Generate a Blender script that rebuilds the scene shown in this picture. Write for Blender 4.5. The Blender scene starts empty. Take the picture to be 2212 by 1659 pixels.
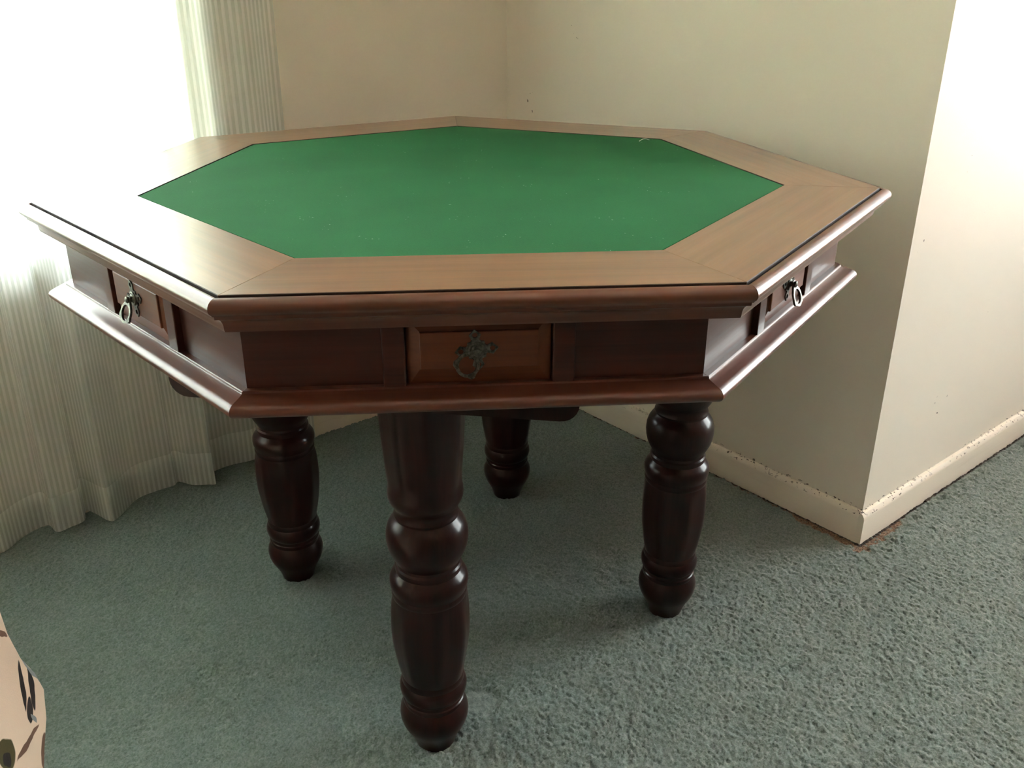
import bpy, bmesh, math, random
import numpy as np
from mathutils import Matrix, Vector

random.seed(7)
rng = np.random.default_rng(11)
C = bpy.context.scene.collection
SC = bpy.context.scene
PI = math.pi
R = math.radians

# ------------------------------------------------------------------ camera, world, exposure
cam_data = bpy.data.cameras.new('camera')
cam_data.sensor_fit = 'HORIZONTAL'
cam_data.sensor_width = 36.0
cam_data.lens = 32.72
cam_data.clip_start = 0.02
cam = bpy.data.objects.new('camera', cam_data)
C.objects.link(cam)
cam.matrix_world = (Matrix.Translation((0.0699, -1.4212, 1.0599)) @ Matrix.Rotation(R(90 - 24.317), 4, 'X')
                    @ Matrix.Rotation(R(0.1165), 4, 'Z'))
SC.camera = cam

SKY = 33.0
world = bpy.data.worlds.new('overcast_sky')
SC.world = world
world.use_nodes = True
bg = world.node_tree.nodes['Background']
bg.inputs['Color'].default_value = (0.93, 0.97, 1.0, 1)
bg.inputs['Strength'].default_value = SKY

# sun over the roof: it falls on the garden and the paving, not through the windows
sun_data = bpy.data.lights.new('sun', 'SUN'); sun_data.energy = 600.0; sun_data.angle = R(0.6); sun_data.color = (1.0, 0.97, 0.93)
sun = bpy.data.objects.new('sun', sun_data); C.objects.link(sun)
sun.rotation_euler = (R(25), 0, R(40 - 45))          # leans so that it travels towards +u +v, 65 degrees up
SC.view_settings.view_transform = 'Standard'
SC.view_settings.look = 'None'
SC.view_settings.gamma = 1.0
SC.view_settings.use_curve_mapping = False
SC.view_settings.exposure = -0.75
SC.cycles.max_bounces = 12
SC.cycles.diffuse_bounces = 6
SC.cycles.glossy_bounces = 4
SC.cycles.transparent_max_bounces = 16
SC.cycles.transmission_bounces = 6
SC.cycles.sample_clamp_indirect = 80.0
SC.cycles.use_denoising = True

# room axes: the walls stand at 40 degrees to the camera's axes
A40 = R(40)
UX, UY = math.cos(A40), math.sin(A40)
def uv(u, v, z=0.0):
    return (u * UX - v * UY, u * UY + v * UX, z)
ROOM = Matrix.Rotation(A40, 4, 'Z')

def portal(name, u, v, z, sx, sz, rotz):
    l = bpy.data.lights.new(name, 'AREA')
    l.shape = 'RECTANGLE'; l.size = sx; l.size_y = sz
    l.cycles.is_portal = True
    o = bpy.data.objects.new(name, l); C.objects.link(o)
    # area lights shine along local -Z; turn that to horizontal
    o.matrix_world = ROOM @ Matrix.Translation((u, v, z)) @ Matrix.Rotation(rotz, 4, 'Z') @ Matrix.Rotation(R(90), 4, 'X')
    return o

# window openings in the room frame
W1 = dict(u0=-1.75, u1=-0.12, z0=0.53, z1=2.10)          # behind the curtain, wall v = 0.75
W2 = dict(v0=-1.90, v1=-0.52, z0=0.40, z1=2.38)          # far right, wall u = 3.6
VL = 0.75       # plane of wall_left
UB = 0.703      # plane of wall_back
VN = -0.364     # plane of wall_right
UR, VF, UW, ZC = 2.5, -3.9, -3.0, 2.45
portal('daylight_left', (W1['u0'] + W1['u1']) / 2, VL + 0.19, (W1['z0'] + W1['z1']) / 2, W1['u1'] - W1['u0'], W1['z1'] - W1['z0'], 0)
portal('daylight_right', UR + 0.19, (W2['v0'] + W2['v1']) / 2, (W2['z0'] + W2['z1']) / 2, W2['v1'] - W2['v0'], W2['z1'] - W2['z0'], R(-90))

# ------------------------------------------------------------------ materials
class NT:
    def __init__(s, name):
        s.m = bpy.data.materials.new(name); s.m.use_nodes = True
        s.t = s.m.node_tree; s.t.nodes.clear()
        s.out = s.n('ShaderNodeOutputMaterial')
    def n(s, typ, **kw):
        nd = s.t.nodes.new(typ)
        for k, v in kw.items():
            if k in nd.inputs.keys(): nd.inputs[k].default_value = v
            else: setattr(nd, k, v)
        return nd
    def l(s, a, b): s.t.links.new(a, b)
    def val(s, x, sock):
        if isinstance(x, (int, float)): sock.default_value = x
        else: s.l(x, sock)
    def math(s, op, a, b=0.0, c=None):
        nd = s.n('ShaderNodeMath', operation=op)
        s.val(a, nd.inputs[0]); s.val(b, nd.inputs[1])
        if c is not None: s.val(c, nd.inputs[2])
        return nd.outputs[0]
    def mix(s, f, a, b):
        nd = s.n('ShaderNodeMix', data_type='RGBA')
        s.val(f, nd.inputs[0])
        for x, i in ((a, 6), (b, 7)):
            if isinstance(x, tuple): nd.inputs[i].default_value = (*x, 1) if len(x) == 3 else x
            else: s.l(x, nd.inputs[i])
        return nd.outputs[2]
    def ramp(s, f, lo, hi):
        nd = s.n('ShaderNodeMapRange', clamp=True)
        s.l(f, nd.inputs[0]); nd.inputs[1].default_value = lo; nd.inputs[2].default_value = hi
        return nd.outputs[0]
    def noise(s, vec, scale, detail=3.0, rough=0.55):
        nd = s.n('ShaderNodeTexNoise')
        nd.inputs['Scale'].default_value = scale; nd.inputs['Detail'].default_value = detail
        nd.inputs['Roughness'].default_value = rough
        if vec is not None: s.l(vec, nd.inputs['Vector'])
        return nd.outputs['Fac']
    def coord(s, which='Object'):
        return s.n('ShaderNodeTexCoord').outputs[which]
    def mapping(s, vec, scale=(1, 1, 1), loc=(0, 0, 0), rot=(0, 0, 0)):
        nd = s.n('ShaderNodeMapping'); s.l(vec, nd.inputs[0])
        nd.inputs['Location'].default_value = loc; nd.inputs['Rotation'].default_value = rot; nd.inputs['Scale'].default_value = scale
        return nd.outputs[0]
    def bump(s, h, strength, dist):
        nd = s.n('ShaderNodeBump'); s.l(h, nd.inputs['Height'])
        nd.inputs['Strength'].default_value = strength; nd.inputs['Distance'].default_value = dist
        return nd.outputs[0]
    def principled(s, base, rough=0.5, bump=None, **kw):
        b = s.n('ShaderNodeBsdfPrincipled')
        if isinstance(base, tuple): b.inputs['Base Color'].default_value = (*base, 1)
        else: s.l(base, b.inputs['Base Color'])
        s.val(rough, b.inputs['Roughness'])
        if bump is not None: s.l(bump, b.inputs['Normal'])
        for k, v in kw.items():
            b.inputs[k.replace('_', ' ')].default_value = v
        s.l(b.outputs[0], s.out.inputs[0])
        return b

def wood(name, dark, light, rough=0.35, coat=0.3, coat_rough=0.12, axis='x', bump=0.12, grain=1.0, spec=0.5, coat_ior=1.5):
    m = NT(name)
    co = m.coord()
    rnd = m.n('ShaderNodeObjectInfo').outputs['Random']
    off = m.n('ShaderNodeCombineXYZ'); m.l(m.math('MULTIPLY', rnd, 7.3), off.inputs[0]); m.l(m.math('MULTIPLY', rnd, 3.1), off.inputs[1])
    va = m.n('ShaderNodeVectorMath', operation='ADD'); m.l(co, va.inputs[0]); m.l(off.outputs[0], va.inputs[1])
    st = {'x': (2.2, 55 * grain, 55 * grain), 'z': (55 * grain, 55 * grain, 2.2)}[axis]
    g1 = m.noise(m.mapping(va.outputs[0], st), 1.0, 4.0, 0.6)
    st2 = {'x': (6, 260 * grain, 260 * grain), 'z': (260 * grain, 260 * grain, 6)}[axis]
    g2 = m.noise(m.mapping(va.outputs[0], st2), 1.0, 2.0, 0.5)
    g3 = m.noise(va.outputs[0], 6.0, 2.0, 0.5)
    f = m.math('ADD', m.math('MULTIPLY', g1, 0.75), m.math('MULTIPLY', g2, 0.35))
    f = m.math('ADD', f, m.math('MULTIPLY', m.math('SUBTRACT', g3, 0.5), 0.35))
    f = m.ramp(f, 0.32, 0.78)
    col = m.mix(f, dark, light)
    rr = m.math('ADD', m.math('MULTIPLY', g2, 0.14), rough - 0.07)
    b = m.principled(col, rr, m.bump(f, bump, 0.0006))
    b.inputs['Coat Weight'].default_value = coat
    b.inputs['Coat Roughness'].default_value = coat_rough
    b.inputs['Specular IOR Level'].default_value = spec
    b.inputs['Coat IOR'].default_value = coat_ior
    return m.m

M = {}
M['top_wood'] = wood('polished_top_wood', (0.135, 0.067, 0.032), (0.245, 0.130, 0.066), 0.38, 0.8, 0.22, coat_ior=1.62)
M['edge_wood'] = wood('edge_moulding_wood', (0.060, 0.019, 0.010), (0.135, 0.047, 0.024), 0.35, 0.42, 0.16, spec=0.35)
M['apron_wood'] = wood('dark_red_apron_wood', (0.032, 0.0085, 0.0055), (0.072, 0.020, 0.011), 0.40, 0.28, 0.18, spec=0.22)
M['drawer_wood'] = wood('orange_drawer_wood', (0.068, 0.019, 0.006), (0.145, 0.042, 0.013), 0.46, 0.12, 0.25, spec=0.4)
M['leg_wood'] = wood('dark_polished_leg_wood', (0.010, 0.0022, 0.002), (0.026, 0.0055, 0.0045), 0.34, 0.35, 0.16, axis='z', bump=0.05, spec=0.12)
M['base_wood'] = wood('base_moulding_wood', (0.055, 0.0145, 0.008), (0.125, 0.035, 0.017), 0.36, 0.4, 0.22)

# felt
m = NT('green_baize')
co = m.coord()
big = m.noise(co, 3.2, 3.0, 0.6)
fine = m.noise(co, 900.0, 2.0, 0.6)
lint = m.math('MULTIPLY', m.ramp(m.noise(co, 330.0, 0.0), 0.80, 0.84), m.ramp(m.noise(co, 21.0, 0.0), 0.64, 0.68))
scuff = m.ramp(m.noise(m.mapping(co, (9, 16, 9)), 1.0, 4.0, 0.7), 0.70, 0.85)
col = m.mix(m.ramp(big, 0.3, 0.7), (0.005, 0.070, 0.020), (0.008, 0.098, 0.030))
col = m.mix(m.math('MULTIPLY', m.math('SUBTRACT', fine, 0.35), 0.8), col, (0.013, 0.145, 0.050))
col = m.mix(m.math('MULTIPLY', scuff, 0.22), col, (0.16, 0.30, 0.18))
col = m.mix(m.math('MULTIPLY', lint, 0.55), col, (0.5, 0.6, 0.5))
b = m.principled(col, 0.95, m.bump(fine, 0.35, 0.0006))
b.inputs['Sheen Weight'].default_value = 0.08
b.inputs['Sheen Roughness'].default_value = 0.5
b.inputs['Sheen Tint'].default_value = (0.45, 0.9, 0.55, 1)
b.inputs['Specular IOR Level'].default_value = 0.15
M['felt'] = m.m

# metal
m = NT('aged_pewter')
n1 = m.noise(m.coord(), 260.0, 3.0, 0.6)
col = m.mix(m.ramp(n1, 0.35, 0.65), (0.05, 0.055, 0.045), (0.17, 0.175, 0.15))
b = m.principled(col, 0.42, m.bump(n1, 0.2, 0.0005)); b.inputs['Metallic'].default_value = 0.85
M['pewter'] = m.m

# painted walls: roller-stippled cream, with flecks of dirt near the skirting
def paint(name, c1, c2, dirt=False, rough=0.6):
    m = NT(name)
    co = m.coord('Object')
    n1 = m.noise(co, 1.7, 3.0, 0.5)
    n2 = m.noise(co, 420.0, 2.0, 0.6)
    col = m.mix(m.ramp(n1, 0.3, 0.7), c1, c2)
    fl = m.math('MULTIPLY', m.ramp(m.noise(co, 120.0, 0.0), 0.80, 0.815), m.ramp(m.noise(co, 7.0, 0.0), 0.75, 0.77))
    col = m.mix(m.math('MULTIPLY', fl, 0.8), col, (0.05, 0.035, 0.02))
    if dirt:
        sep = m.n('ShaderNodeSeparateXYZ'); m.l(co, sep.inputs[0])
        z = sep.outputs[2]
        band = m.math('MULTIPLY', m.math('GREATER_THAN', z, dirt[0]), m.math('LESS_THAN', z, dirt[1]))
        sp = m.ramp(m.noise(m.mapping(co, (1, 1, 1.6)), 105.0, 2.0, 0.6), 0.60, 0.635)
        gr = m.ramp(m.noise(co, 5.0, 2.0, 0.5), 0.42, 0.60)
        du = m.math('SUBTRACT', sep.outputs[0], UB); dv = m.math('SUBTRACT', sep.outputs[1], VN)
        dc = m.math('SQRT', m.math('ADD', m.math('MULTIPLY', du, du), m.math('MULTIPLY', dv, dv)))
        gr = m.math('MAXIMUM', gr, m.ramp(dc, 0.34, 0.10))
        col = m.mix(m.math('MULTIPLY', m.math('MULTIPLY', m.math('MULTIPLY', sp, gr), band), 0.92), col, (0.045, 0.022, 0.010))
        streak = m.ramp(m.noise(m.mapping(co, (3, 3, 60)), 1.0, 3.0, 0.6), 0.55, 0.75)
        col = m.mix(m.math('MULTIPLY', streak, 0.16 if dirt[2] else 0.0), col, (0.35, 0.25, 0.16))
    b = m.principled(col, rough, m.bump(n2, 0.25, 0.0008))
    b.inputs['Specular IOR Level'].default_value = 0.35
    return m.m
M['wall'] = paint('cream_wall_paint', (0.76, 0.705, 0.61), (0.79, 0.735, 0.64), (0.058, 0.069, False))
M['skirting'] = paint('cream_skirting_paint', (0.72, 0.66, 0.56), (0.77, 0.71, 0.61), (0.055, 0.066, True), 0.45)
M['far_wall'] = paint('brown_far_wall_paint', (0.22, 0.16, 0.11), (0.26, 0.19, 0.13))  # dark tone given to the unseen walls to cut fill light
M['ceiling'] = paint('white_ceiling_paint', (0.80, 0.78, 0.72), (0.82, 0.80, 0.74))
M['frame'] = paint('white_window_paint', (0.80, 0.80, 0.77), (0.83, 0.83, 0.80), False, 0.4)

# carpet
m = NT('grey_green_carpet')
co = m.coord()
at = m.n('ShaderNodeAttribute', attribute_name='wear')
n1 = m.noise(co, 2.4, 4.0, 0.6)
n2 = m.noise(co, 330.0, 3.0, 0.7)
n3 = m.noise(co, 11.0, 3.0, 0.6)
col = m.mix(m.ramp(n2, 0.30, 0.72), (0.063, 0.092, 0.083), (0.205, 0.262, 0.245))
col = m.mix(m.math('MULTIPLY', m.ramp(n1, 0.35, 0.70), 0.45), col, (0.100, 0.118, 0.088))
col = m.mix(m.math('MULTIPLY', m.ramp(n3, 0.45, 0.75), 0.22), col, (0.20, 0.23, 0.22))
tf = m.n('ShaderNodeAttribute', attribute_name='tuft')
col = m.mix(m.math('MULTIPLY', tf.outputs['Fac'], 0.45), col, (0.27, 0.31, 0.295))
col = m.mix(at.outputs['Fac'], col, m.mix(m.ramp(n2, 0.35, 0.65), (0.045, 0.024, 0.014), (0.30, 0.19, 0.12)))
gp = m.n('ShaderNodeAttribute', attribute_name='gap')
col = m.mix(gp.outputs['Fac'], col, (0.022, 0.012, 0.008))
b = m.principled(col, 1.0, m.bump(n2, 0.7, 0.002))
b.inputs['Specular IOR Level'].default_value = 0.1
b.inputs['Sheen Weight'].default_value = 0.15
M['carpet'] = m.m

# sheer curtain: woven stripes of dense and open thread
def sheer(name, lo, hi, ru=1.0):
    m = NT(name)
    tc = m.coord('UV')
    sep = m.n('ShaderNodeSeparateXYZ'); m.l(tc, sep.inputs[0])
    x = m.math('MULTIPLY', sep.outputs[0], 2 * PI / 0.0105)
    s1 = m.ramp(m.math('SINE', x), -0.25, 0.45)
    s2 = m.math('SINE', m.math('MULTIPLY', x, 5.0))
    wv = m.noise(m.mapping(tc, (500, 60, 1)), 1.0, 1.0)
    op = m.math('ADD', m.math('MULTIPLY', s1, hi - lo), lo)
    op = m.math('ADD', op, m.math('MULTIPLY', s2, 0.03))
    op = m.math('ADD', op, m.math('MULTIPLY', m.math('SUBTRACT', wv, 0.5), 0.10))
    col = m.mix(s1, (0.70, 0.735, 0.715), (0.78, 0.81, 0.80))
    d = m.n('ShaderNodeBsdfDiffuse'); m.l(col, d.inputs[0])
    t = m.n('ShaderNodeBsdfTranslucent'); m.l(col, t.inputs[0])
    a = m.n('ShaderNodeMixShader'); a.inputs[0].default_value = 0.62
    m.l(d.outputs[0], a.inputs[1]); m.l(t.outputs[0], a.inputs[2])
    tr = m.n('ShaderNodeBsdfTransparent')
    f = m.n('ShaderNodeMixShader'); m.l(op, f.inputs[0])
    m.l(tr.outputs[0], f.inputs[1]); m.l(a.outputs[0], f.inputs[2])
    m.l(f.outputs[0], m.out.inputs[0])
    return m.m
M['sheer'] = sheer('striped_cream_sheer', 0.58, 0.72)
M['hem'] = sheer('striped_cream_hem', 0.78, 0.95)

# window glass
m = NT('window_glass')
g = m.n('ShaderNodeBsdfGlossy'); g.inputs['Roughness'].default_value = 0.02
tr = m.n('ShaderNodeBsdfTransparent'); tr.inputs[0].default_value = (0.96, 0.98, 0.96, 1)
fr = m.n('ShaderNodeFresnel'); fr.inputs[0].default_value = 1.45
mx = m.n('ShaderNodeMixShader'); m.l(fr.outputs[0], mx.inputs[0]); m.l(tr.outputs[0], mx.inputs[1]); m.l(g.outputs[0], mx.inputs[2])
m.l(mx.outputs[0], m.out.inputs[0])
M['glass'] = m.m

m = NT('garden_lawn'); n = m.noise(m.coord(), 8.0, 4.0)
m.principled(m.mix(n, (0.19, 0.215, 0.135), (0.28, 0.31, 0.21)), 0.9); M['lawn'] = m.m
m = NT('brick_paving'); n = m.noise(m.coord(), 8.0, 4.0)
m.principled(m.mix(n, (0.44, 0.28, 0.26), (0.60, 0.44, 0.42)), 0.9); M['paving'] = m.m
m = NT('dark_carcass'); n = m.noise(m.coord(), 30.0)
m.principled(m.mix(n, (0.02, 0.009, 0.006), (0.035, 0.015, 0.010)), 0.7); M['carcass'] = m.m
m = NT('painted_groove_shade'); n = m.noise(m.coord(), 60.0)
m.principled(m.mix(n, (0.016, 0.007, 0.004), (0.04, 0.017, 0.010)), 0.6); M['groove_shade'] = m.m
m = NT('white_rail'); n = m.noise(m.coord(), 30.0)
m.principled(m.mix(n, (0.75, 0.75, 0.72), (0.8, 0.8, 0.77)), 0.4); M['rail'] = m.m

# ------------------------------------------------------------------ mesh helpers
def link(name, me, mat=None, parent=None, smooth=None):
    o = bpy.data.objects.new(name, me); C.objects.link(o)
    if mat is not None and len(me.materials) == 0: me.materials.append(mat)
    if parent is not None: o.parent = parent
    if smooth is not None: shade(me, smooth)
    return o
def shade(me, ang):
    me.polygons.foreach_set('use_smooth', [True] * len(me.polygons))
    me.set_sharp_from_angle(angle=R(ang))
def tag(o, label=None, cat=None, group=None, kind=None):
    if label: o['label'] = label
    if cat: o['category'] = cat
    if group: o['group'] = group
    if kind: o['kind'] = kind
    return o
def bm_done(bm, name):
    bmesh.ops.recalc_face_normals(bm, faces=bm.faces)
    me = bpy.data.meshes.new(name); bm.to_mesh(me); bm.free(); return me
def bm_box(bm, x0, x1, y0, y1, z0, z1, mtx=None):
    vs = [bm.verts.new((x, y, z)) for z in (z0, z1) for y in (y0, y1) for x in (x0, x1)]
    for f in ((0, 1, 3, 2), (4, 6, 7, 5), (0, 4, 5, 1), (2, 3, 7, 6), (0, 2, 6, 4), (1, 5, 7, 3)):
        bm.faces.new([vs[i] for i in f])
    if mtx is not None: bmesh.ops.transform(bm, matrix=mtx, verts=vs)
    return vs
def box_mesh(name, *b, bevel=0.0, seg=2):
    bm = bmesh.new(); bm_box(bm, *b)
    if bevel: bmesh.ops.bevel(bm, geom=bm.edges[:], offset=bevel, segments=seg, affect='EDGES', profile=0.5)
    return bm_done(bm, name)
def boxes_mesh(name, bl, bevel=0.0):
    bm = bmesh.new()
    for b in bl: bm_box(bm, *b)
    if bevel: bmesh.ops.bevel(bm, geom=bm.edges[:], offset=bevel, segments=1, affect='EDGES')
    return bm_done(bm, name)
def room_obj(name, me, mat, parent=None, kind='structure', smooth=None):
    o = link(name, me, mat, parent, smooth)
    if parent is None:
        o.matrix_world = ROOM
        if kind: o['kind'] = kind
    return o

# ------------------------------------------------------------------ the room
T = 0.20
# floor: plain slab, with the carpet pile over the part in view as its own stuff
floor = room_obj('floor', box_mesh('floor', UW, UR, VF, VL + T, -0.15, -0.0062), M['carpet'])
room_obj('ceiling', box_mesh('ceiling', UW - T, UR + T, VF - T, VL + T, ZC, ZC + 0.15), M['ceiling'])

w = W1   # window wall
room_obj('wall_left', boxes_mesh('wall_left', [
    (UW, w['u0'], VL, VL + T, -0.1, ZC), (w['u1'], UB + T, VL, VL + T, -0.1, ZC),
    (w['u0'], w['u1'], VL, VL + T, -0.1, w['z0']), (w['u0'], w['u1'], VL, VL + T, w['z1'], ZC)]), M['wall'])
# nib: its long face is wall_back, its return is wall_right
room_obj('wall_back', box_mesh('wall_back', UB, UB + T, VN + 0.0, VL, -0.1, ZC), M['wall'])
room_obj('wall_right', box_mesh('wall_right', UB + T, UR, VN, VN + T, -0.1, ZC), M['wall'])
w = W2
room_obj('wall_far_right', boxes_mesh('wall_far_right', [
    (UR, UR + T, VF, w['v0'], -0.1, ZC), (UR, UR + T, w['v1'], VN + T, -0.1, ZC),
    (UR, UR + T, w['v0'], w['v1'], -0.1, w['z0']), (UR, UR + T, w['v0'], w['v1'], w['z1'], ZC)]), M['wall'])
room_obj('wall_front', box_mesh('wall_front', UW - T, UR + T, VF - T, VF, -0.1, ZC), M['far_wall'])
room_obj('wall_far_left', box_mesh('wall_far_left', UW - T, UW, VF, VL + T, -0.1, ZC), M['far_wall'])

# skirting boards: thin boards with an eased top edge
def skirting(name, L, mtx):
    H, D = 0.063, 0.013
    prof = [(0, -0.02), (D, -0.02), (D, H - 0.012), (D - 0.0015, H - 0.007), (D - 0.006, H - 0.001), (D - 0.010, H), (0, H)]
    bm = bmesh.new()
    n = max(2, int(L / 0.06))
    rings = []
    for i in range(n + 1):
        x = L * i / n
        ext = 0.0
        rings.append([bm.verts.new((x, -d, z)) for d, z in prof])
    for a, b in zip(rings, rings[1:]):
        for k in range(len(prof)):
            j = (k + 1) % len(prof)
            bm.faces.new((a[k], a[j], b[j], b[k]))
    bm.faces.new(rings[0]); bm.faces.new(rings[-1])
    return room_or(name, bm, mtx)
def room_or(name, bm, mtx):
    bmesh.ops.transform(bm, matrix=mtx, verts=bm.verts)
    return room_obj(name, bm_done(bm, name), M['skirting'], smooth=25)
skirting('baseboard_left', UB - UW - 0.013, Matrix.Translation((UW, VL, 0)))
skirting('baseboard_back', VL - VN + 0.0, Matrix.Translation((UB, VL, 0)) @ Matrix.Rotation(R(-90), 4, 'Z'))
skirting('baseboard_right', UR - UB + 0.013, Matrix.Translation((UB - 0.013, VN, 0)))

# windows: frame, sash bars, panes, sill
def window(name, a0, a1, z0, z1, mtx, sashes=3):
    root = bpy.data.objects.new(name, None); C.objects.link(root)
    root.matrix_world = ROOM @ mtx; root['kind'] = 'structure'
    f = 0.05
    bl = [(a0, a1, 0.10, 0.17, z0, z0 + f), (a0, a1, 0.10, 0.17, z1 - f, z1),
          (a0, a0 + f, 0.10, 0.17, z0 + f, z1 - f), (a1 - f, a1, 0.10, 0.17, z0 + f, z1 - f)]
    link('window_frame', boxes_mesh('window_frame', bl, 0.004), M['frame'], root)
    wd = (a1 - a0 - 2 * f) / sashes
    for i in range(1, sashes):
        x = a0 + f + wd * i
        link('mullion', box_mesh('mullion', x - 0.018, x + 0.018, 0.105, 0.165, z0 + f, z1 - f, bevel=0.003, seg=1), M['frame'], root)
    for i in range(sashes):
        x = a0 + f + wd * i
        link('pane', box_mesh('pane', x + 0.018, x + wd - 0.018, 0.133, 0.137, z0 + f, z1 - f), M['glass'], root)
    link('window_sill', box_mesh('window_sill', a0 - 0.0, a1 + 0.0, 0.0, 0.10, z0 - 0.0, z0 + 0.02, bevel=0.003, seg=1), M['frame'], root)
    return root
window('window_1', W1['u0'], W1['u1'], W1['z0'], W1['z1'], Matrix.Translation((0, VL, 0)))
window('window_2', -W2['v1'], -W2['v0'], W2['z0'], W2['z1'], Matrix.Translation((UR, 0, 0)) @ Matrix.Rotation(R(-90), 4, 'Z'), 2)

# ground outside the windows
tag(room_obj('garden_lawn', box_mesh('garden_lawn', -14, UB, VL + T + 0.01, 16, -0.4, -0.25), M['lawn']), kind='structure')
tag(room_obj('patio_ground', box_mesh('patio_ground', UR + T + 0.01, 16, -14, 10, -0.4, -0.25), M['paving']), kind='structure')

# ------------------------------------------------------------------ carpet pile (real tufts over the part in view)
FEET = [(-0.0441, -0.3612), (0.3474, -0.0505), (0.0592, 0.3527), (-0.3374, 0.0528)]
def carpet_pile():
    st = 0.0027
    u0, u1, v0, v1 = -1.05, 1.95, -1.20, VL - 0.012
    nu, nv = int((u1 - u0) / st), int((v1 - v0) / st)
    Ug, Vg = np.meshgrid(u0 + np.arange(nu + 1) * st, v0 + np.arange(nv + 1) * st, indexing='ij')
    X = Ug * UX - Vg * UY; Y = Ug * UY + Vg * UX
    keep = (Y > -0.80) & (Y < 1.10) & (X > -1.15) & (X < 1.55) & ~((Ug > UB - 0.012) & (Vg > VN - 0.012))
    def blur(a, k=1):
        for _ in range(k):
            a = (a + np.roll(a, 1, 0) + np.roll(a, -1, 0) + np.roll(a, 1, 1) + np.roll(a, -1, 1)) / 5
        return a
    h = rng.random(Ug.shape); h = 0.55 * h + 0.45 * blur(h, 1); h = (h - h.mean()) / h.std()
    low = blur(rng.random(Ug.shape), 5); low = (low - low.mean()) / low.std()
    Z = -0.0015 + 0.0009 * h + 0.0003 * low
    for fx, fy in FEET:                                   # pile pressed down under and round each foot
        d = np.hypot(X - fx, Y - fy)
        Z -= 0.003 * np.clip((0.040 - d) / 0.012, 0, 1)
    # old round dents left where a foot stood before
    for dx, dy in ((uv(-0.172, -0.2348)[0], uv(-0.172, -0.2348)[1]),):
        d = np.hypot(X - dx, Y - dy)
        Z -= 0.0028 * np.clip((0.034 - d) / 0.006, 0, 1)
    # frayed, pulled-back edge with the backing showing along the skirting at the nib corner
    rag = np.interp(Ug.ravel() * 40 + Vg.ravel() * 40, np.arange(-120, 140), rng.random(260)).reshape(Ug.shape)
    rag2 = blur(rng.random(Ug.shape), 3); rag2 = (rag2 - rag2.mean()) / rag2.std()
    du = (UB - 0.013) - Ug; dv = (VN - 0.013) - Vg
    corner = np.hypot(Ug - UB, Vg - VN)
    wid_b = 0.010 + 0.022 * np.exp(-(corner / 0.16) ** 2) * (0.4 + rag) + 0.003 * rag2
    wid_r = 0.002 + 0.030 * np.exp(-(corner / 0.13) ** 2) * (0.4 + rag) + 0.003 * rag2
    e1 = np.where((Vg > VN - 0.03) & (du > -0.01), np.clip((wid_b - du) / 0.006, 0, 1), 0)
    e2 = np.where((Ug > UB - 0.03) & (dv > -0.01), np.clip((wid_r - dv) / 0.006, 0, 1), 0)
    wear = np.maximum(e1, e2)
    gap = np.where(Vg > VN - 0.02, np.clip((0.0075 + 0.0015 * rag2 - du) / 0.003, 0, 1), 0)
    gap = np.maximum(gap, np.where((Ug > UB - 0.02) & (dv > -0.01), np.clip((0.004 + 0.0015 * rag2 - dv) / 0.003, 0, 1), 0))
    Z = Z * (1 - wear) + wear * (-0.0055 + 0.0006 * h)
    tuft = np.where((Ug > UB) & (dv > 0), np.exp(-((dv - wid_r - 0.014) / 0.012) ** 2), 0)   # clumpy tufts beside the cut edge
    Z += tuft * np.clip(rag2, 0, 3) * 0.0028
    jx = (rng.random(Ug.shape) - .5) * st * 0.8; jy = (rng.random(Ug.shape) - .5) * st * 0.8
    Ug = Ug + jx; Vg = Vg + jy
    idx = np.arange(Ug.size).reshape(Ug.shape)
    q = np.stack([idx[:-1, :-1], idx[1:, :-1], idx[1:, 1:], idx[:-1, 1:]], -1).reshape(-1, 4)
    kq = (keep[:-1, :-1] & keep[1:, :-1] & keep[1:, 1:] & keep[:-1, 1:]).ravel()
    q = q[kq]
    used = np.unique(q); remap = np.full(Ug.size, -1); remap[used] = np.arange(len(used))
    q = remap[q]
    co = np.stack([Ug.ravel()[used], Vg.ravel()[used], Z.ravel()[used]], 1)
    me = bpy.data.meshes.new('carpet_pile')
    me.vertices.add(len(co)); me.vertices.foreach_set('co', co.astype(np.float32).ravel())
    me.loops.add(q.size); me.loops.foreach_set('vertex_index', q.astype(np.int32).ravel())
    me.polygons.add(len(q)); me.polygons.foreach_set('loop_start', np.arange(0, q.size, 4, dtype=np.int32))
    me.update(calc_edges=True)
    a = me.attributes.new('wear', 'FLOAT', 'POINT'); a.data.foreach_set('value', wear.ravel()[used].astype(np.float32))
    tuft_shade = np.clip(rng.random(Ug.size) * 1.6 - 0.6, 0, 1)
    tuft_shade[np.hypot(X - uv(-0.172, -0.2348)[0], Y - uv(-0.172, -0.2348)[1]).ravel() < 0.030] = 1.0    # crushed pale pile in the old dent
    for nm, arr in (('tuft', tuft_shade), ('gap', gap.ravel())):
        a = me.attributes.new(nm, 'FLOAT', 'POINT'); a.data.foreach_set('value', arr[used].astype(np.float32))
    o = link('carpet_pile', me, M['carpet'], floor); o['kind'] = 'stuff'
    return o
carpet_pile()

# ------------------------------------------------------------------ card table
table = bpy.data.objects.new('card_table', None); C.objects.link(table)
tag(table, 'seven-sided dark wooden card table with green baize top standing in the corner', 'table')
N = 7
TAN = math.tan(PI / N)
ROT0 = R(-110.857)
SHIFT = Vector((-0.008, -0.002, 0))          # the apron sits a little off centre under the top
def side_matrix(k, shift=False):
    phi = ROT0 + (k + 0.5) * 2 * PI / N
    m = Matrix.Rotation(phi + PI / 2, 4, 'Z')
    return (Matrix.Translation(SHIFT) @ m) if shift else m
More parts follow.
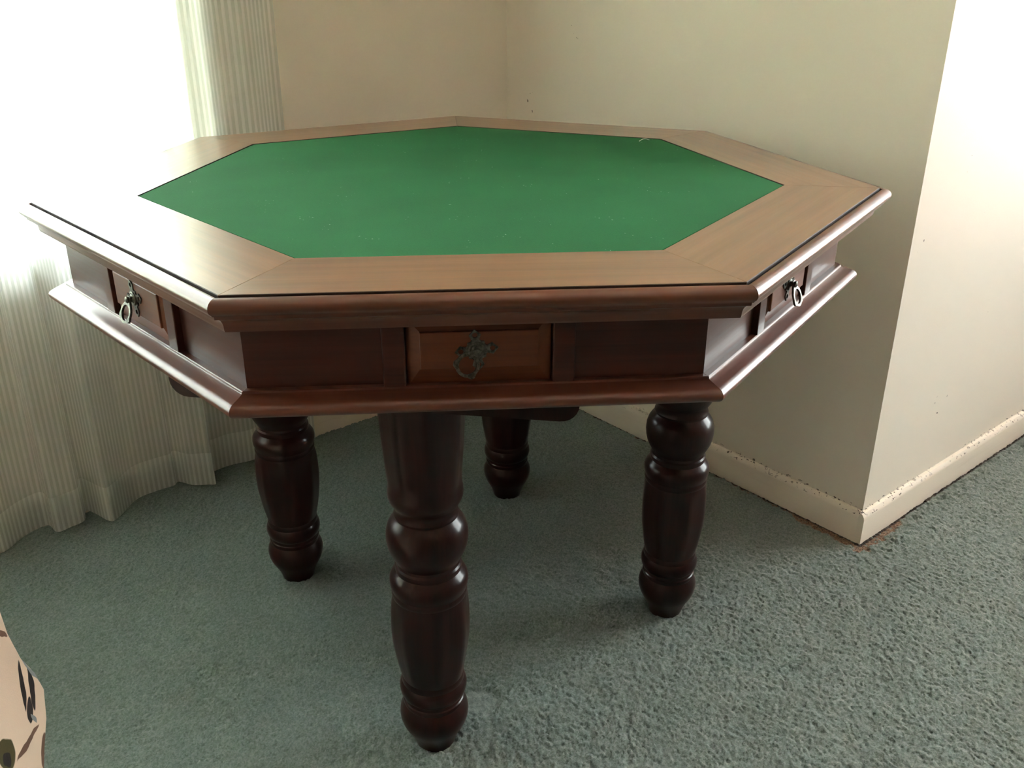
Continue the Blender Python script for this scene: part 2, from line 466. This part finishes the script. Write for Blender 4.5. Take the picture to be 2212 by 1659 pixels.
# local side frame: x along the edge, -y outward
def mitre(name, prof, gap=0.0002, nseg=10):
    bm = bmesh.new(); rings = []
    for i in range(nseg + 1):
        t = -1 + 2 * i / nseg
        rings.append([bm.verts.new((t * (a * TAN - gap), -a, z)) for a, z in prof])
    n = len(prof)
    for a, b in zip(rings, rings[1:]):
        for k in range(n):
            j = (k + 1) % n
            bm.faces.new((a[k], a[j], b[j], b[k]))
    bm.faces.new(rings[0]); bm.faces.new(rings[-1])
    return bm_done(bm, name)
def arc(ca, cz, r, a0, a1, n, ra=None):
    return [(ca + r * math.cos(R(a0 + (a1 - a0) * i / n)), cz + (ra or r) * math.sin(R(a0 + (a1 - a0) * i / n))) for i in range(n + 1)]

top_prof = [(0.4240, 0.7400), (0.4240, 0.7660), (0.4246, 0.7666), (0.5438, 0.7666), (0.5446, 0.7660), (0.5446, 0.7400)]
top_me = mitre('border_board', top_prof, 0.00035)
top_me.materials.append(M['top_wood']); top_me.materials.append(M['groove_shade'])
for f in top_me.polygons:                  # groove shade painted as dark colour on both long edges
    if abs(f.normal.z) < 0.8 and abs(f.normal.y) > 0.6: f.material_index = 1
bead = [(0.5448, 0.7400), (0.5448, 0.7580), (0.5459, 0.7580), (0.5467, 0.7638), (0.5482, 0.7650)] + \
       arc(0.5500, 0.7565, 0.0108, 80, -52, 9, 0.0088) + \
       [(0.5560, 0.7482), (0.5538, 0.7478), (0.5532, 0.7440)] + \
       [(0.5532 - 0.0110 * math.sin(R(a)) , 0.7440 - 0.0135 * (1 - math.cos(R(a)))) for a in (15, 30, 45, 60, 75, 90)] + \
       [(0.5420, 0.7290), (0.5412, 0.7268), (0.5000, 0.7268), (0.5000, 0.7400)]
bead_me = mitre('edge_moulding', bead)
base_prof = [(0.4700, 0.6275), (0.4700, 0.6515), (0.5162, 0.6515), (0.5172, 0.6508), (0.5176, 0.6490), (0.5190, 0.6480), (0.5285, 0.6450)] + \
            arc(0.5285, 0.6362, 0.0112, 75, -70, 9, 0.0086) + [(0.5270, 0.6282), (0.5255, 0.6270)]
base_me = mitre('base_moulding', base_prof)
shade(bead_me, 28); shade(base_me, 28)
panel_h = (0.6450, 0.7300)
AP = 0.5088
xe = AP * TAN
xs0, xs1 = 0.0775, 0.1015            # stile between drawer and panel
def panel_mesh(s):
    bm = bmesh.new()
    lo, hi = (xs1 + 0.0006, xe - 0.0002) if s > 0 else (-(xe - 0.0002), -(xs1 + 0.0006))
    vs = bm_box(bm, lo, hi, -AP, -AP + 0.016, *panel_h)
    for v in vs:                           # mitre the outer end
        if abs(abs(v.co.x) - (xe - 0.0002)) < 1e-6 and v.co.y > -AP + 0.01:
            v.co.x = math.copysign((AP - 0.016) * TAN - 0.0002, v.co.x)
    return bm_done(bm, 'apron_panel')
pm = {s: panel_mesh(s) for s in (-1, 1)}
stile_me = {s: box_mesh('stile', *((xs0 + 0.0004, xs1) if s > 0 else (-xs1, -xs0 - 0.0004)), -AP - 0.0080, -AP + 0.014, *panel_h, bevel=0.0012, seg=2) for s in (-1, 1)}
def drawer_mesh():
    bm = bmesh.new()
    xo, zo0, zo1 = xs0 - 0.0006, 0.6470, 0.7255
    xi, zi0, zi1 = 0.0622, 0.6700, 0.7115
    rects = [  # raised and fielded front: half width, z0, z1, outward offset from the apron face
        (xo, zo0, zo1, -0.016), (xo, zo0, zo1, -0.0010), (xo - 0.0008, zo0 + 0.0008, zo1 - 0.0008, 0.0),
        (xi + 0.0010, zi0 - 0.0010, zi1 + 0.0010, 0.0052), (xi + 0.0002, zi0 - 0.0002, zi1 + 0.0002, 0.0056), (xi, zi0, zi1, 0.0078), (xi - 0.0008, zi0 + 0.0008, zi1 - 0.0008, 0.0084)]
    rings = [[bm.verts.new((x, -AP - d, z)) for x, z in ((-h, z0), (h, z0), (h, z1), (-h, z1))] for h, z0, z1, d in rects]
    for a, b in zip(rings, rings[1:]):
        for k in range(4):
            j = (k + 1) % 4
            bm.faces.new((a[k], a[j], b[j], b[k]))
    bm.faces.new(rings[0]); bm.faces.new(rings[-1])
    return bm_done(bm, 'drawer')
drawer_me = drawer_mesh()

# drop pull: pierced plate with four diamond lugs, a post, and a hanging ring bail
def extrude_loops(bm, outer, hole_list, y0, y1):
    """flat plate in the xz plane between y0 (front) and y1 (back), with round holes, filled by triangulation"""
    faces_edges = []
    def ring(pts, y):
        vs = [bm.verts.new((x, y, z)) for x, z in pts]
        es = [bm.edges.new((vs[i], vs[(i + 1) % len(vs)])) for i in range(len(vs))]
        return vs, es
    fr = [ring(p, y0) for p in [outer] + hole_list]
    bk = [ring(p, y1) for p in [outer] + hole_list]
    bmesh.ops.triangle_fill(bm, use_beauty=True, use_dissolve=False, edges=[e for r in fr for e in r[1]])
    bmesh.ops.triangle_fill(bm, use_beauty=True, use_dissolve=False, edges=[e for r in bk for e in r[1]])
    for (a, _), (b, _) in zip(fr, bk):
        n = len(a)
        for i in range(n):
            j = (i + 1) % n
            bm.faces.new((a[i], a[j], b[j], b[i]))
def circ(cx, cz, r, n=14):
    return [(cx + r * math.cos(2 * PI * i / n), cz + r * math.sin(2 * PI * i / n)) for i in range(n)]
def plate_mesh():
    bm = bmesh.new()
    out = []
    L, W_, B = 0.0205, 0.0056, 0.0098
    for k in range(4):                       # lug, then concave waist to the next lug
        a = k * PI / 2
        d = (math.cos(a), math.sin(a)); t = (-d[1], d[0])
        pts = [(0.0098, -0.0036), (0.0150, -W_), (L, 0.0), (0.0150, W_), (0.0098, 0.0036)]
        out += [(d[0] * p + t[0] * q, d[1] * p + t[1] * q) for p, q in pts]
        am = a + PI / 4
        out += [(math.cos(am - 0.22) * B, math.sin(am - 0.22) * B), (math.cos(am) * 0.0112, math.sin(am) * 0.0112), (math.cos(am + 0.22) * B, math.sin(am + 0.22) * B)]
    holes = [circ(0.0148 * math.cos(k * PI / 2), 0.0148 * math.sin(k * PI / 2), 0.0026, 12) for k in range(4)]
    extrude_loops(bm, out, holes, -0.0016, 0.0)
    # raised boss and pivot post
    def lathe(prof, n=18):
        rs = [[bm.verts.new((r * math.cos(2 * PI * i / n), y, r * math.sin(2 * PI * i / n))) for i in range(n)] for r, y in prof]
        for a, b in zip(rs, rs[1:]):
            for i in range(n):
                j = (i + 1) % n
                bm.faces.new((a[i], a[j], b[j], b[i]))
        bm.faces.new(rs[-1])
    lathe([(0.0078, -0.0016), (0.0078, -0.0026), (0.0066, -0.0032), (0.0052, -0.0030), (0.0045, -0.0034), (0.0034, -0.0044), (0.0028, -0.0066), (0.0036, -0.0080), (0.0036, -0.0094), (0.0018, -0.0104)])
    return bm_done(bm, 'pull_plate')
def bail_mesh():
    bm = bmesh.new()
    cz, ro, ri = -0.0170, 0.0130, 0.0097
    # outline: neck at top, round ring with two small ears
    outer = [(-0.0038, 0.004), (-0.0042, -0.002), (-0.0070, -0.0052)]
    for a in range(125, 416, 15):
        r = ro * (1.18 if a in (200, 215, 320, 335) else 1.0)
        outer.append((r * math.cos(R(a)), cz + r * math.sin(R(a))))
    outer += [(0.0070, -0.0052), (0.0042, -0.002), (0.0038, 0.004)]
    extrude_loops(bm, outer, [circ(0, cz, ri, 22)], -0.0014, 0.0014)
    return bm_done(bm, 'pull_ring')
plate_me, bail_me = plate_mesh(), bail_mesh()
shade(plate_me, 35); shade(bail_me, 35)

for k in range(N):
    sm, ss = side_matrix(k), side_matrix(k, True)
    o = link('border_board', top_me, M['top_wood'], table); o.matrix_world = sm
    o = link('edge_moulding', bead_me, M['edge_wood'], table); o.matrix_world = sm
    o = link('base_moulding', base_me, M['base_wood'], table); o.matrix_world = ss
    for s in (-1, 1):
        o = link('apron_panel', pm[s], M['apron_wood'], table); o.matrix_world = ss
        o = link('stile', stile_me[s], M['apron_wood'], table); o.matrix_world = ss
    d = link('drawer', drawer_me, M['drawer_wood'], table); d.matrix_world = ss
    tilt = {0: -6, 1: 12, 6: -12}.get(k, 5)
    swing = {0: 40, 1: -4, 6: 4}.get(k, 0)
    p = link('pull_plate', plate_me, M['pewter'], d)
    base = Matrix.Translation((-0.003, -AP - 0.0082, 0.6910))
    p.matrix_local = base @ Matrix.Rotation(R(tilt), 4, 'Y') @ Matrix.Scale(1.13, 4)
    q = link('pull_ring', bail_me, M['pewter'], d)
    q.matrix_local = base @ Matrix.Translation((0, -0.0070, 0.0)) @ Matrix.Rotation(R(swing), 4, 'Y') @ Matrix.Rotation(R(-20), 4, 'X')

# baize panel let into the border
def poly_prism(name, a, z0, z1, bevel=0.0, sub=1):
    bm = bmesh.new()
    r = a / math.cos(PI / N)
    pts = [(r * math.cos(ROT0 + k * 2 * PI / N), r * math.sin(ROT0 + k * 2 * PI / N)) for k in range(N)]
    lo = [bm.verts.new((x, y, z0)) for x, y in pts]; hi = [bm.verts.new((x, y, z1)) for x, y in pts]
    bm.faces.new(lo[::-1]); tf = bm.faces.new(hi)
    for i in range(N):
        j = (i + 1) % N
        bm.faces.new((lo[i], lo[j], hi[j], hi[i]))
    if bevel: bmesh.ops.bevel(bm, geom=list(tf.edges), offset=bevel, segments=3, affect='EDGES')
    return bm_done(bm, name)
o = link('baize_panel', poly_prism('baize_panel', 0.4231, 0.7400, 0.7659, 0.0010), M['felt'], table, 30)
o['label'] = 'green baize playing surface'
o = link('carcass', poly_prism('carcass', 0.486, 0.6262, 0.7398), M['carcass'], table); o.location = SHIFT

# turned legs: round rings and bulbs with eight-sided shafts between
LEG = [(-0.0060, .0285, 0), (0.004, .0310, 0), (0.012, .0338, 0), (0.022, .0385, 0), (0.030, .0430, 0), (0.038, .0468, 0), (0.047, .0495, 0), (0.056, .0503, 0), (0.064, .0492, 0),
       (0.071, .0462, 0), (0.076, .0440, 0), (0.0785, .0448, 0), (0.083, .0446, 0), (0.0845, .0432, 0), (0.0900, .0432, 0), (0.0925, .0455, 0), (0.097, .0474, 0), (0.102, .0484, 0),
       (0.108, .0484, 0), (0.113, .0470, 0), (0.1165, .0450, 0), (0.1195, .0452, 0), (0.123, .0450, 0), (0.126, .0440, 0), (0.134, .0462, .6), (0.150, .0494, 1), (0.170, .0525, 1),
       (0.190, .0548, 1), (0.208, .0557, 1), (0.226, .0556, 1), (0.244, .0548, 1), (0.256, .0535, .7), (0.262, .0522, .2), (0.266, .0512, 0), (0.2685, .0520, 0), (0.272, .0524, 0), (0.2755, .0514, 0),
       (0.279, .0520, 0), (0.284, .0536, 0), (0.290, .0542, 0), (0.296, .0534, 0), (0.301, .0505, 0), (0.305, .0470, 0), (0.3075, .0452, 0), (0.311, .0458, 0), (0.315, .0456, 0), (0.318, .0438, 0),
       (0.322, .0434, 0), (0.3255, .0446, 0), (0.332, .0484, 0), (0.340, .0522, 0), (0.350, .0548, 0), (0.360, .0557, 0), (0.370, .0550, 0), (0.379, .0523, 0), (0.386, .0480, 0), (0.390, .0445, 0),
       (0.3925, .0430, 0), (0.396, .0436, 0), (0.399, .0424, 0), (0.403, .0416, 0), (0.408, .0424, 0), (0.412, .0450, 0), (0.417, .0482, 0), (0.423, .0502, 0), (0.429, .0506, 0), (0.435, .0500, 0),
       (0.440, .0490, 0), (0.446, .0490, .3), (0.456, .0500, 1), (0.500, .0532, 1), (0.550, .0562, 1), (0.585, .0580, 1), (0.587, .0600, 1), (0.6275, .0600, 1)]
def leg_mesh():
    bm = bmesh.new(); n = 64; rings = []
    for z, r, f in LEG:
        ring = []
        for i in range(n):
            th = 2 * PI * i / n
            ph = (th + PI / 8) % (PI / 4) - PI / 8
            flat = 0.945 / math.cos(ph)
            rr = r * (1 - f + f * min(flat, 1.0) * 1.005)
            ring.append(bm.verts.new((rr * math.cos(th), rr * math.sin(th), z)))
        rings.append(ring)
    for a, b in zip(rings, rings[1:]):
        for i in range(n):
            j = (i + 1) % n
            bm.faces.new((a[i], a[j], b[j], b[i]))
    bm.faces.new(rings[0][::-1]); bm.faces.new(rings[-1])
    me = bm_done(bm, 'leg'); shade(me, 24); return me
leg_me = leg_mesh()
for i, (x, y) in enumerate(FEET):
    o = link('leg', leg_me, M['leg_wood'], table)
    o.location = (x, y, 0); o.rotation_euler = (0, 0, R(-98.4 + 90 * i))
# three bearers under the apron, across the line of the front and back legs, with rounded lower ends
fd = Vector((FEET[0][0] - FEET[2][0], FEET[0][1] - FEET[2][1], 0)).normalized()
BM = Matrix.Translation(((FEET[0][0] + FEET[2][0]) / 2, (FEET[0][1] + FEET[2][1]) / 2, 0)) @ Matrix.Rotation(math.atan2(fd.y, fd.x) + PI / 2, 4, 'Z')
def bearer(x0, x1, y, w_, z0, z1, r=0.022):
    bm = bmesh.new()
    pts = [(x0, z1)] + [(x0 + r - r * math.cos(R(a)), z0 + r - r * math.sin(R(a))) for a in range(0, 91, 15)] + \
          [(x1 - r + r * math.sin(R(a)), z0 + r - r * math.cos(R(a))) for a in range(0, 91, 15)] + [(x1, z1)]
    f = [bm.verts.new((x, y - w_ / 2, z)) for x, z in pts]; b = [bm.verts.new((x, y + w_ / 2, z)) for x, z in pts]
    bm.faces.new(f); bm.faces.new(b[::-1])
    for i in range(len(pts)):
        j = (i + 1) % len(pts); bm.faces.new((f[i], f[j], b[j], b[i]))
    o = link('bearer', bm_done(bm, 'bearer'), M['leg_wood'], table, 35); o.matrix_world = BM
bearer(-0.285, 0.205, -0.425, 0.05, 0.586, 0.6268)
bearer(-0.505, 0.527, 0.000, 0.10, 0.590, 0.6268)
bearer(-0.250, 0.250, 0.385, 0.05, 0.586, 0.6268)

# ------------------------------------------------------------------ curtain
HEM = [(-0.648, 0.682), (-0.594, 0.718), (-0.548, 0.727), (-0.541, 0.682), (-0.513, 0.681), (-0.485, 0.688), (-0.470, 0.728), (-0.458, 0.708), (-0.443, 0.664), (-0.426, 0.666),
       (-0.370, 0.712), (-0.324, 0.714), (-0.288, 0.709), (-0.274, 0.718), (-0.255, 0.684), (-0.228, 0.668), (-0.211, 0.664), (-0.200, 0.716), (-0.173, 0.728), (-0.141, 0.726),
       (-0.095, 0.712), (-0.040, 0.722), (0.010, 0.706), (0.066, 0.716)]
lead = []
u = -1.95; k = 0
while u < -0.70:
    lead.append((u, 0.690 + 0.026 * math.sin(k * 1.9) + 0.008 * math.sin(k * 4.1))); u += 0.052; k += 1
HEM = lead + HEM
def catmull(P, n=8):
    P = [Vector(p) for p in P]; out = []
    for i in range(len(P) - 1):
        a, b, c, d = P[max(i - 1, 0)], P[i], P[i + 1], P[min(i + 2, len(P) - 1)]
        for k in range(n):
            t = k / n
            out.append(0.5 * ((2 * b) + (c - a) * t + (2 * a - 5 * b + 4 * c - d) * t * t + (3 * b - a - 3 * c + d) * t ** 3))
    out.append(P[-1]); return out
def curtain_mesh(name, z0, z1, nz, off=0.0):
    base = catmull(HEM)
    L = [0.0]
    for a, b in zip(base, base[1:]): L.append(L[-1] + (b - a).length)
    zs = [z0 + (z1 - z0) * i / nz for i in range(nz + 1)]
    verts = []; uvs = []
    for i, p in enumerate(base):
        s = L[i]
        for z in zs:
            t = z / 2.25
            amp = 1 - 0.35 * min(t * 1.5, 1)
            u_ = p.x + 0.010 * t * math.sin(s * 23 + 1.0) - 0.03 * t * math.sin(s * 3.1)*0.4
            v_ = 0.698 + (p.y - 0.698) * amp + 0.006 * t * math.sin(s * 41 + 2.0 * z) + off
            if i > len(base) - 60:      # gathered double pleats towards the right edge
                v_ += 0.010 * min(t * 3, 1) * math.sin((len(base) - i) * 0.42)
            verts.append((u_, min(v_, 0.742), z + 0.004 * math.sin(s * 19)*(1-min(t*6,1)))); uvs.append((s, z))
    n1 = nz + 1
    faces = [(i * n1 + k, (i + 1) * n1 + k, (i + 1) * n1 + k + 1, i * n1 + k + 1) for i in range(len(base) - 1) for k in range(nz)]
    me = bpy.data.meshes.new(name); me.from_pydata(verts, [], faces)
    ul = me.uv_layers.new(name='UVMap')
    for lp in me.loops: ul.data[lp.index].uv = uvs[lp.vertex_index]
    shade(me, 180)
    return me
curtain = room_obj('curtain', curtain_mesh('curtain', 0.007, 2.25, 40), M['sheer'], kind=None)
tag(curtain, 'floor-length cream striped sheer curtain hanging in front of the bright window', 'curtain')
hem = link('hem', curtain_mesh('hem', 0.006, 0.085, 4, -0.0022), M['hem'], curtain)
rail = room_obj('curtain_rail', boxes_mesh('curtain_rail', [(-2.05, 0.12, 0.682, 0.714, 2.251, 2.285)] + [(x, x + 0.02, 0.705, VL, 2.262, 2.280) for x in (-2.0, -0.95, 0.08)], 0.003), M['rail'], kind=None)
tag(rail, 'white curtain rail fixed to the wall above the window', 'rail')

# ------------------------------------------------------------------ armchair at the lower left edge
def chair_fabric():
    m = NT('cream_leaf_print_fabric')
    co = m.coord()
    sep = m.n('ShaderNodeSeparateXYZ'); m.l(co, sep.inputs[0])
    yy, zz, xx = sep.outputs[1], sep.outputs[2], sep.outputs[0]
    weave = m.noise(m.mapping(co, (700, 700, 700)), 1.0, 2.0)
    tone = m.noise(co, 5.0, 2.0)
    col = m.mix(m.ramp(tone, 0.3, 0.7), (0.66, 0.50, 0.37), (0.76, 0.62, 0.50))
    wob = m.math('MULTIPLY', m.math('SUBTRACT', m.noise(co, 38.0, 2.0), 0.5), 0.010)
    # the print repeats every 0.30 m along the cloth
    def wrap(v, c, per=0.30):
        a = m.math('ADD', m.math('SUBTRACT', v, c), per / 2)
        return m.math('SUBTRACT', m.math('FLOORED_MODULO', a, per), per / 2)
    def blob(cy, cz, ry, rz, rot, colr, amt=1.0):
        nonlocal col
        a = m.math('ADD', wrap(yy, cy), wob); b_ = m.math('ADD', wrap(zz, cz), wob)
        c, s = math.cos(rot), math.sin(rot)
        p_ = m.math('DIVIDE', m.math('ADD', m.math('MULTIPLY', a, c), m.math('MULTIPLY', b_, s)), ry)
        q_ = m.math('DIVIDE', m.math('SUBTRACT', m.math('MULTIPLY', b_, c), m.math('MULTIPLY', a, s)), rz)
        d = m.math('ADD', m.math('POWER', m.math('ABSOLUTE', p_), 2.0), m.math('POWER', m.math('ABSOLUTE', q_), 1.6))
        f = m.math('MULTIPLY', m.ramp(d, 1.05, 0.90), amt)
        col = m.mix(f, col, colr)
    for args in PRINT: blob(*args)
    m.principled(col, 0.9, m.bump(weave, 0.3, 0.0008))
    return m.m
DK, BR, OL, GY = (0.018, 0.012, 0.010), (0.16, 0.085, 0.055), (0.07, 0.06, 0.02), (0.22, 0.24, 0.24)
CHX, CHY = -0.385, -0.720         # outer face of the arm and its front, in the table's frame
# leaves and stems of the print: y, z, half sizes, tilt, colour
PRINT = [(-0.7485, 0.4470, 0.0040, 0.0240, -0.28, DK), (-0.7365, 0.4360, 0.0042, 0.0240, -0.30, DK), (-0.7500, 0.4190, 0.0052, 0.0130, -0.40, DK),
         (-0.7490, 0.4080, 0.0020, 0.0080, 0.2, GY), (-0.7245, 0.4420, 0.0040, 0.0240, 0.35, GY), (-0.7670, 0.3955, 0.0036, 0.0220, -1.55, BR),
         (-0.7480, 0.3640, 0.0070, 0.0200, -0.35, BR), (-0.7420, 0.3600, 0.0025, 0.0150, -0.35, DK), (-0.7980, 0.4130, 0.0110, 0.0180, 0.2, OL), (-0.8000, 0.4080, 0.0050, 0.0090, 0.2, DK),
         (-0.7530, 0.5080, 0.0120, 0.0026, -0.7, BR), (-0.7640, 0.5250, 0.0100, 0.0120, 0.3, BR), (-0.7090, 0.6330, 0.0100, 0.0230, 0.0, OL),
         (-0.8700, 0.5000, 0.0150, 0.0300, 0.5, OL), (-0.8900, 0.4700, 0.0060, 0.0260, 0.9, DK), (-0.8450, 0.3900, 0.0030, 0.0400, 0.6, BR), (-0.9300, 0.4200, 0.0160, 0.0280, -0.4, BR)]
M['chair'] = chair_fabric()
m = NT('dark_chair_foot'); n = m.noise(m.coord(), 30.0)
m.principled(m.mix(n, (0.03, 0.014, 0.008), (0.06, 0.03, 0.016)), 0.4); M['chair_foot'] = m.m

def loft(name, secs, n=10):
    """rounded-rectangle sections (z, x0, x1, y0, y1, corner radius) skinned upwards"""
    bm = bmesh.new(); rings = []
    for z, x0, x1, y0, y1, r in secs:
        r = min(r, (x1 - x0) / 2 - 1e-3, (y1 - y0) / 2 - 1e-3); ring = []
        for cx, cy, a0 in ((x1 - r, y1 - r, 0), (x0 + r, y1 - r, 90), (x0 + r, y0 + r, 180), (x1 - r, y0 + r, 270)):
            for i in range(n + 1):
                a = R(a0 + 90 * i / n)
                ring.append(bm.verts.new((cx + r * math.cos(a), cy + r * math.sin(a), z)))
        rings.append(ring)
    for a, b in zip(rings, rings[1:]):
        for i in range(len(a)):
            j = (i + 1) % len(a); bm.faces.new((a[i], a[j], b[j], b[i]))
    bm.faces.new(rings[0][::-1]); bm.faces.new(rings[-1])
    me = bm_done(bm, name); shade(me, 60); return me
chair = bpy.data.objects.new('armchair', None); C.objects.link(chair)
chair.location = (-0.845, -1.12, 0)
tag(chair, 'cream armchair with brown and olive leaf print at the lower left edge', 'armchair')
def chair_part(name, me, mat='chair'):
    o = link(name, me, M[mat], chair); o.matrix_parent_inverse = Matrix.Translation((0.845, 1.12, 0)); return o
# front edge of the arm, by height, and the bulge of its cover
AF = [(0.045, -0.772), (0.06, -0.768), (0.15, -0.764), (0.25, -0.762), (0.320, -0.757), (0.343, -0.752), (0.366, -0.742), (0.390, -0.727), (0.416, -0.718), (0.438, -0.722), (0.465, -0.733), (0.500, -0.739), (0.560, -0.744), (0.588, -0.746), (0.600, -0.741)]
YB = -1.50
secs = [(z, CHX - 0.19, CHX + 0.004 * math.sin(z * 21), YB, yf + 0.005, 0.014) for z, yf in AF]
for a in range(-60, 91, 15):
    z = 0.646 + 0.045 * math.sin(R(a)); e = 0.018 * math.cos(R(a))
    secs.append((z, CHX - 0.205 - e * 0.6, CHX - 0.006 + e, YB, -0.724 + e, 0.012 + e))
arm = loft('armrest', secs)
chair_part('armrest', arm)
arm2 = arm.copy(); arm2.transform(Matrix.Translation((2 * -0.845, 0, 0)) @ Matrix.Scale(-1, 4, (1, 0, 0))); arm2.flip_normals()
chair_part('armrest', arm2)
xl, xr = -1.115 , -0.575
chair_part('seat_base', loft('seat_base', [(0.05, xl, xr, -1.40, -0.80, .03), (0.07, xl, xr, -1.40, -0.79, .03), (0.28, xl, xr, -1.40, -0.785, .03), (0.30, xl, xr, -1.40, -0.80, .03)]))
chair_part('seat_cushion', loft('seat_cushion', [(0.301, xl + .015, xr - .015, -1.30, -0.79, .04), (0.325, xl + .003, xr - .003, -1.31, -0.765, .05), (0.40, xl + .003, xr - .003, -1.31, -0.765, .05), (0.435, xl + .03, xr - .03, -1.29, -0.80, .06), (0.445, xl + .08, xr - .08, -1.25, -0.86, .06)]))
chair_part('backrest', loft('backrest', [(0.30, xl, xr, -1.50, -1.32, .04), (0.60, xl - .0, xr + .0, -1.52, -1.34, .05), (0.72, xl - .06, xr + .06, -1.53, -1.36, .06), (0.90, xl - .05, xr + .05, -1.55, -1.39, .06), (0.94, xl, xr, -1.545, -1.42, .05), (0.955, xl + .05, xr - .05, -1.53, -1.44, .04)]))
for x in (-1.24, -0.45):
    for y in (-1.44, -0.83):
        f = loft('foot', [(0.0, x - .02, x + .02, y - .02, y + .02, .019), (0.05, x - .028, x + .028, y - .028, y + .028, .027)], 5)
        chair_part('foot', f, 'chair_foot')

# ------------------------------------------------------------------ a wisp of white thread on the baize
def thread():
    bm = bmesh.new(); pts = []
    for i in range(13):
        t = i / 12
        pts.append(Vector((0.300 + 0.020 * t, 0.300 + 0.018 * math.sin(t * 2.2) , 0.7663 + 0.0015 * math.sin(t * PI))))
    rings = []
    for i, p in enumerate(pts):
        d = (pts[min(i + 1, 12)] - pts[max(i - 1, 0)]).normalized(); s = d.cross(Vector((0, 0, 1))).normalized(); u = s.cross(d)
        rings.append([bm.verts.new(p + (s * math.cos(k * 2 * PI / 5) + u * math.sin(k * 2 * PI / 5)) * 0.0006) for k in range(5)])
    for a, b in zip(rings, rings[1:]):
        for k in range(5): bm.faces.new((a[k], a[(k + 1) % 5], b[(k + 1) % 5], b[k]))
    return bm_done(bm, 'thread')
th = link('thread', thread(), M['rail'])
tag(th, 'short curled white thread lying on the green baize near the back edge', 'thread')
